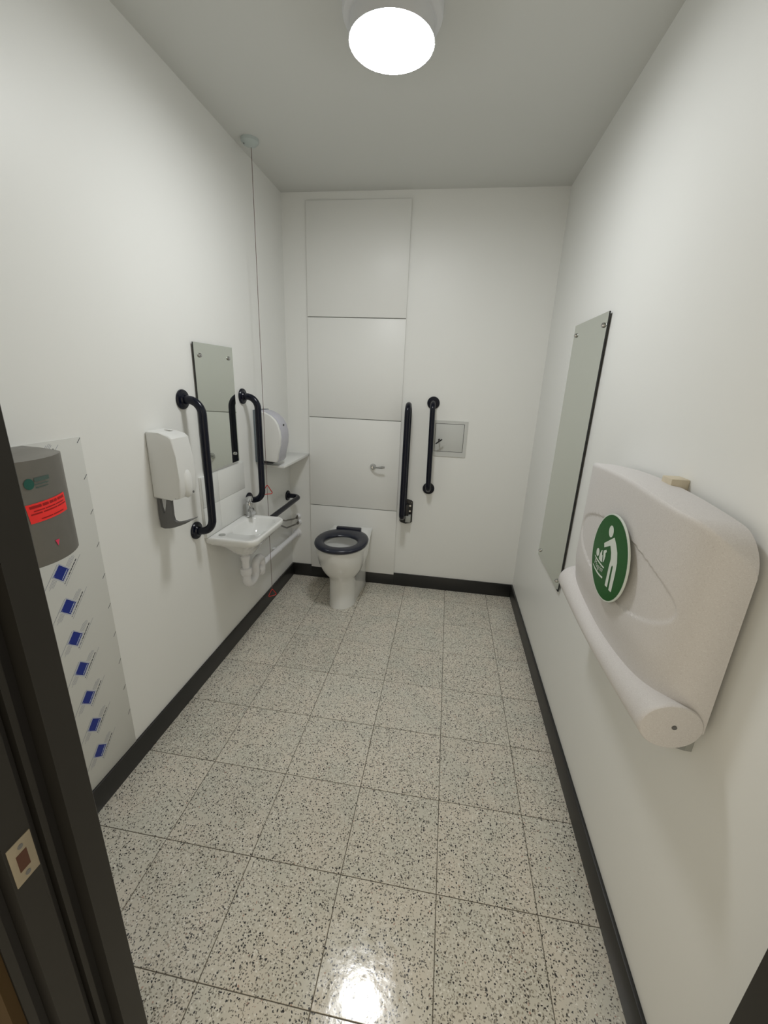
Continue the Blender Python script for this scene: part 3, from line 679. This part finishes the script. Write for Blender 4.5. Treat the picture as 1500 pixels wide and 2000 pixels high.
# ================================================================== CHANGING STATION
t = thing('changing_station', 'folded speckled white baby changing station on the right wall', 'changing station', (W, -1.79, 1.06))
yc, hw, xb, dep = -1.755, 0.347, 1.663, 0.108
yt, ht = -1.776, 0.328      # the tube along the lower edge is a little shorter
def ztop(y):
    u = (y - yc) / hw; Rc = 0.072; t_ = max(0.0, abs(y - yc) - (hw - Rc)) / Rc
    return 1.287 - 0.024 * u * u - Rc * (1 - math.sqrt(max(0.0, 1 - min(t_, 1.0) ** 2)))
def xfr(y, z, rec=True):
    u = min(1.0, abs((y - yc) / hw)); d = dep * (1 - u ** 5.5) ** 0.55
    if u >= 1: d = 0
    if rec:
        e = ((y + 1.783) / 0.266) ** 2 + ((z - 1.078) / 0.085) ** 2
        d -= 0.0035 * sm((1.03 - e) / 0.05)
    if rec and u < 1: d -= 0.016 * sm((0.985 - z) / 0.12) * (1 - u ** 6)
    return xb - max(d, 0)
bm = B(); NY, NZ = 150, 90
ZL = 0.848
grid = []
def yk(i):
    s = -1 + 2 * i / NY; return yc + hw * math.sin(s * PI / 2) * 0.75 + hw * s * 0.25
for i in range(NY + 1):
    y = yk(i); zt = ztop(y); colv = []
    for j in range(NZ + 1):
        z = ZL + (zt - 0.010 - ZL) * j / NZ; x = xfr(y, z)
        colv.append(bm.verts.new((x, y, z)))
    x = xfr(y, zt, False)
    dd = xb - x
    for a in (0.25, 0.5, 0.75, 1.0):   # small soft crease into the top
        colv.append(bm.verts.new((x + min(0.006, dd) * (1 - math.cos(a * PI / 2)), y, zt - 0.010 + 0.010 * math.sin(a * PI / 2))))
    colv.append(bm.verts.new((xb - 0.3 * max(dd - 0.009, 0), y, zt - 0.003)))
    colv.append(bm.verts.new((xb, y, zt - 0.007)))
    colv.append(bm.verts.new((xb, y, ZL)))
    grid.append(colv)
for i in range(NY):
    a, b = grid[i], grid[i + 1]; n = len(a)
    for j in range(n): bm.faces.new([a[j], b[j], b[(j + 1) % n], a[(j + 1) % n]])
bmesh.ops.remove_doubles(bm, verts=bm.verts, dist=0.00005)
bmesh.ops.holes_fill(bm, edges=bm.edges, sides=400)
obj('folding_table', bm, 'granite', t, angle=28)
# tube along the lower edge, pinched in the middle, flat ends
bm = B(); rings = []
for i in range(41):
    s = -1 + 2 * i / 40; y = yt + (ht + 0.001) * s; r = 0.033 + 0.026 * abs(s) ** 1.7
    ax_, az_ = 1.543 + r * 0.98, 0.806 + r * 0.86
    if abs(s) < 0: pass
    ring = []
    for k in range(40):
        a = 2 * PI * k / 40; ring.append((min(ax_ + r * math.cos(a), xb + 0.0), y, az_ + r * 0.88 * math.sin(a)))
    if i in (0, 40):
        rings.append([(ax_ + (p[0] - ax_) * 0.96, y, az_ + (p[2] - az_) * 0.96) for p in ring]) if i == 0 else None
        yy = y + 0.003 if i == 0 else y - 0.003
        rings.append([(p[0], yy, p[2]) for p in ring])
        if i == 40: rings.append([(ax_ + (p[0] - ax_) * 0.96, y, az_ + (p[2] - az_) * 0.96) for p in ring])
    else: rings.append(ring)
loft(bm, rings); obj('hinge_tube', bm, 'granite', t, angle=50)
bm = B(); box(bm, 1.600, xb, yc - hw + 0.012, yc + hw - 0.05, 0.832, 0.862, bev=0.008); obj('lower_edge', bm, 'granite', t)
bm = B(); lathe(bm, [(0.0, -0.0016), (0.0048, -0.0013), (0.005, 0)], (1.606, yt - ht - 0.001, 0.858), 'y', 16); obj('screw', bm, 'greylever', t)
bm = B(); box(bm, xb - 0.004, W - 0.0003, -1.98, -1.60, 0.852, 1.235); prism(bm, [(-2.062, 0.87), (-2.062, 0.765), (-1.985, 0.705), (-1.955, 0.87)], lambda u, v, w_: (w_, u, v), W - 0.014, W - 0.0003)
obj('wall_bracket', bm, 'bracket', t, smooth=False)['label'] = 'grey wall bracket behind the table'
# round green sign
SX, SY, SZ = 1.5405, -1.822, 1.091
sg = thing('baby_changing_sign', 'round green baby changing sign on the changing station', 'sign', (SX, SY, SZ))
K = 0.99
def rel(y, z): return (SY + (y + 1.822) * K + 0.017, SZ + (z - 1.091) * K - 0.003)
bm = B(); lathe(bm, [(0.0, 0.0045), (0.1105, 0.0045), (0.1112, 0.003), (0.1110, 0.0), (0.108, -0.0002), (0, -0.0002)], (SX, SY + 0.017, SZ - 0.003), 'x', 72); obj('disc', bm, 'signwhite', sg)
bm = B(); lathe(bm, [(0.035, 0.0045), (0.035, 0.0168)], (SX, SY + 0.017, SZ - 0.003), 'x', 32); obj('mount', bm, 'signwhite', sg)
bm = B(); vs = [bm.verts.new((SX - 0.0006, SY + 0.017 + 0.1078 * math.cos(a), SZ - 0.003 + 0.1078 * math.sin(a))) for a in [2 * PI * k / 72 for k in range(72)]]; bm.faces.new(vs); obj('green_face', bm, 'sign', sg, smooth=False)
def ell(a, b, c, d):   # left, top, right, bottom
    cy, cz = (a[0] + c[0]) / 2, (b[1] + d[1]) / 2; ry, rz = abs(a[0] - c[0]) / 2 * 1.02, abs(b[1] - d[1]) / 2
    return [(cy + ry * math.cos(2 * PI * k / 32), cz + rz * math.sin(2 * PI * k / 32)) for k in range(32)]
head = ell((-1.7949, 1.1505), (-1.8011, 1.1719), (-1.8231, 1.1622), (-1.8159, 1.1417))
body = [(-1.7818, 1.1149), (-1.8351, 1.15), (-1.8516, 1.1385), (-1.8669, 1.1228), (-1.8778, 1.1001), (-1.8807, 1.0708), (-1.88, 1.0227), (-1.8641, 1.0207), (-1.8606, 1.0824), (-1.8546, 1.0838), (-1.8516, 1.0767), (-1.8533, 1.0223), (-1.838, 1.0209), (-1.8382, 1.0718), (-1.8399, 1.0943), (-1.8345, 1.109), (-1.822, 1.1231), (-1.7876, 1.1047)]
bhead = ell((-1.7442, 1.0729), (-1.7486, 1.0887), (-1.7648, 1.0816), (-1.7598, 1.0669))
bbody = [(-1.7779, 1.0938), (-1.781, 1.0936), (-1.7835, 1.0827), (-1.7884, 1.082), (-1.793, 1.0648), (-1.7863, 1.0632), (-1.7693, 1.0643), (-1.7682, 1.0703), (-1.7716, 1.0834)]
bleg = [(-1.7885, 1.0962), (-1.804, 1.1049), (-1.8088, 1.1003), (-1.8031, 1.0951), (-1.8059, 1.0862), (-1.8036, 1.075), (-1.8003, 1.0678), (-1.7964, 1.0666), (-1.7956, 1.076)]
l1 = [(-1.7399, 1.0633), (-1.7559, 1.0613), (-1.7777, 1.0593), (-1.7951, 1.0585), (-1.812, 1.0589), (-1.8125, 1.0555), (-1.7945, 1.0542), (-1.7756, 1.0548), (-1.7536, 1.0568), (-1.7394, 1.0613)]
l2 = [(-1.7381, 1.0378), (-1.7575, 1.0334), (-1.7817, 1.0306), (-1.8018, 1.031), (-1.815, 1.0329), (-1.8143, 1.0277), (-1.7956, 1.0256), (-1.7766, 1.0258), (-1.755, 1.0292), (-1.7379, 1.0353)]
def flat(bm, pts):
    vs = [bm.verts.new((SX - 0.0010, *rel(*p))) for p in pts]
    for tr in tessellate_polygon([[Vector((p[0], p[1], 0)) for p in pts]]):
        try: bm.faces.new([vs[i] for i in tr])
        except ValueError: pass
bm = B(); flat(bm, head); flat(bm, body); obj('adult_figure', bm, 'signwhite', sg, smooth=False)
bm = B(); flat(bm, bhead); flat(bm, bbody); flat(bm, bleg); flat(bm, l1); flat(bm, l2); obj('baby_figure', bm, 'signwhite', sg, smooth=False)
cu = bpy.data.curves.new('lettering', 'FONT'); cu.body = 'Magrini'; cu.size = 0.021; cu.align_x = 'CENTER'
to = bpy.data.objects.new('lettering_source', cu); COL.objects.link(to); bpy.context.view_layer.update()
me = bpy.data.meshes.new_from_object(to.evaluated_get(bpy.context.evaluated_depsgraph_get())); bpy.data.objects.remove(to)
for v in me.vertices:      # text x runs towards -Y, text y up
    x, y = v.co.x, v.co.y; yy = -1.7765 - x; v.co = Vector((SX - 0.0011, *rel(yy, 1.0385 + y * 0.95 + 12.0 * (yy + 1.7765) ** 2 * 0.4 + 0.02 * (yy + 1.7765))))
me.name = 'lettering'; me.materials.clear(); me.materials.append(M['signwhite'])
o = bpy.data.objects.new('lettering', me); COL.objects.link(o); o.parent = sg; o.location = -sg.location
# packing block
bm = B(); box(bm, W - 0.040, W - 0.0002, -1.803, -1.757, 1.245, 1.297, bev=0.0015)
o = obj('timber_block', bm, 'timber'); tag(o, 'small pale timber block showing above the changing station', 'block')
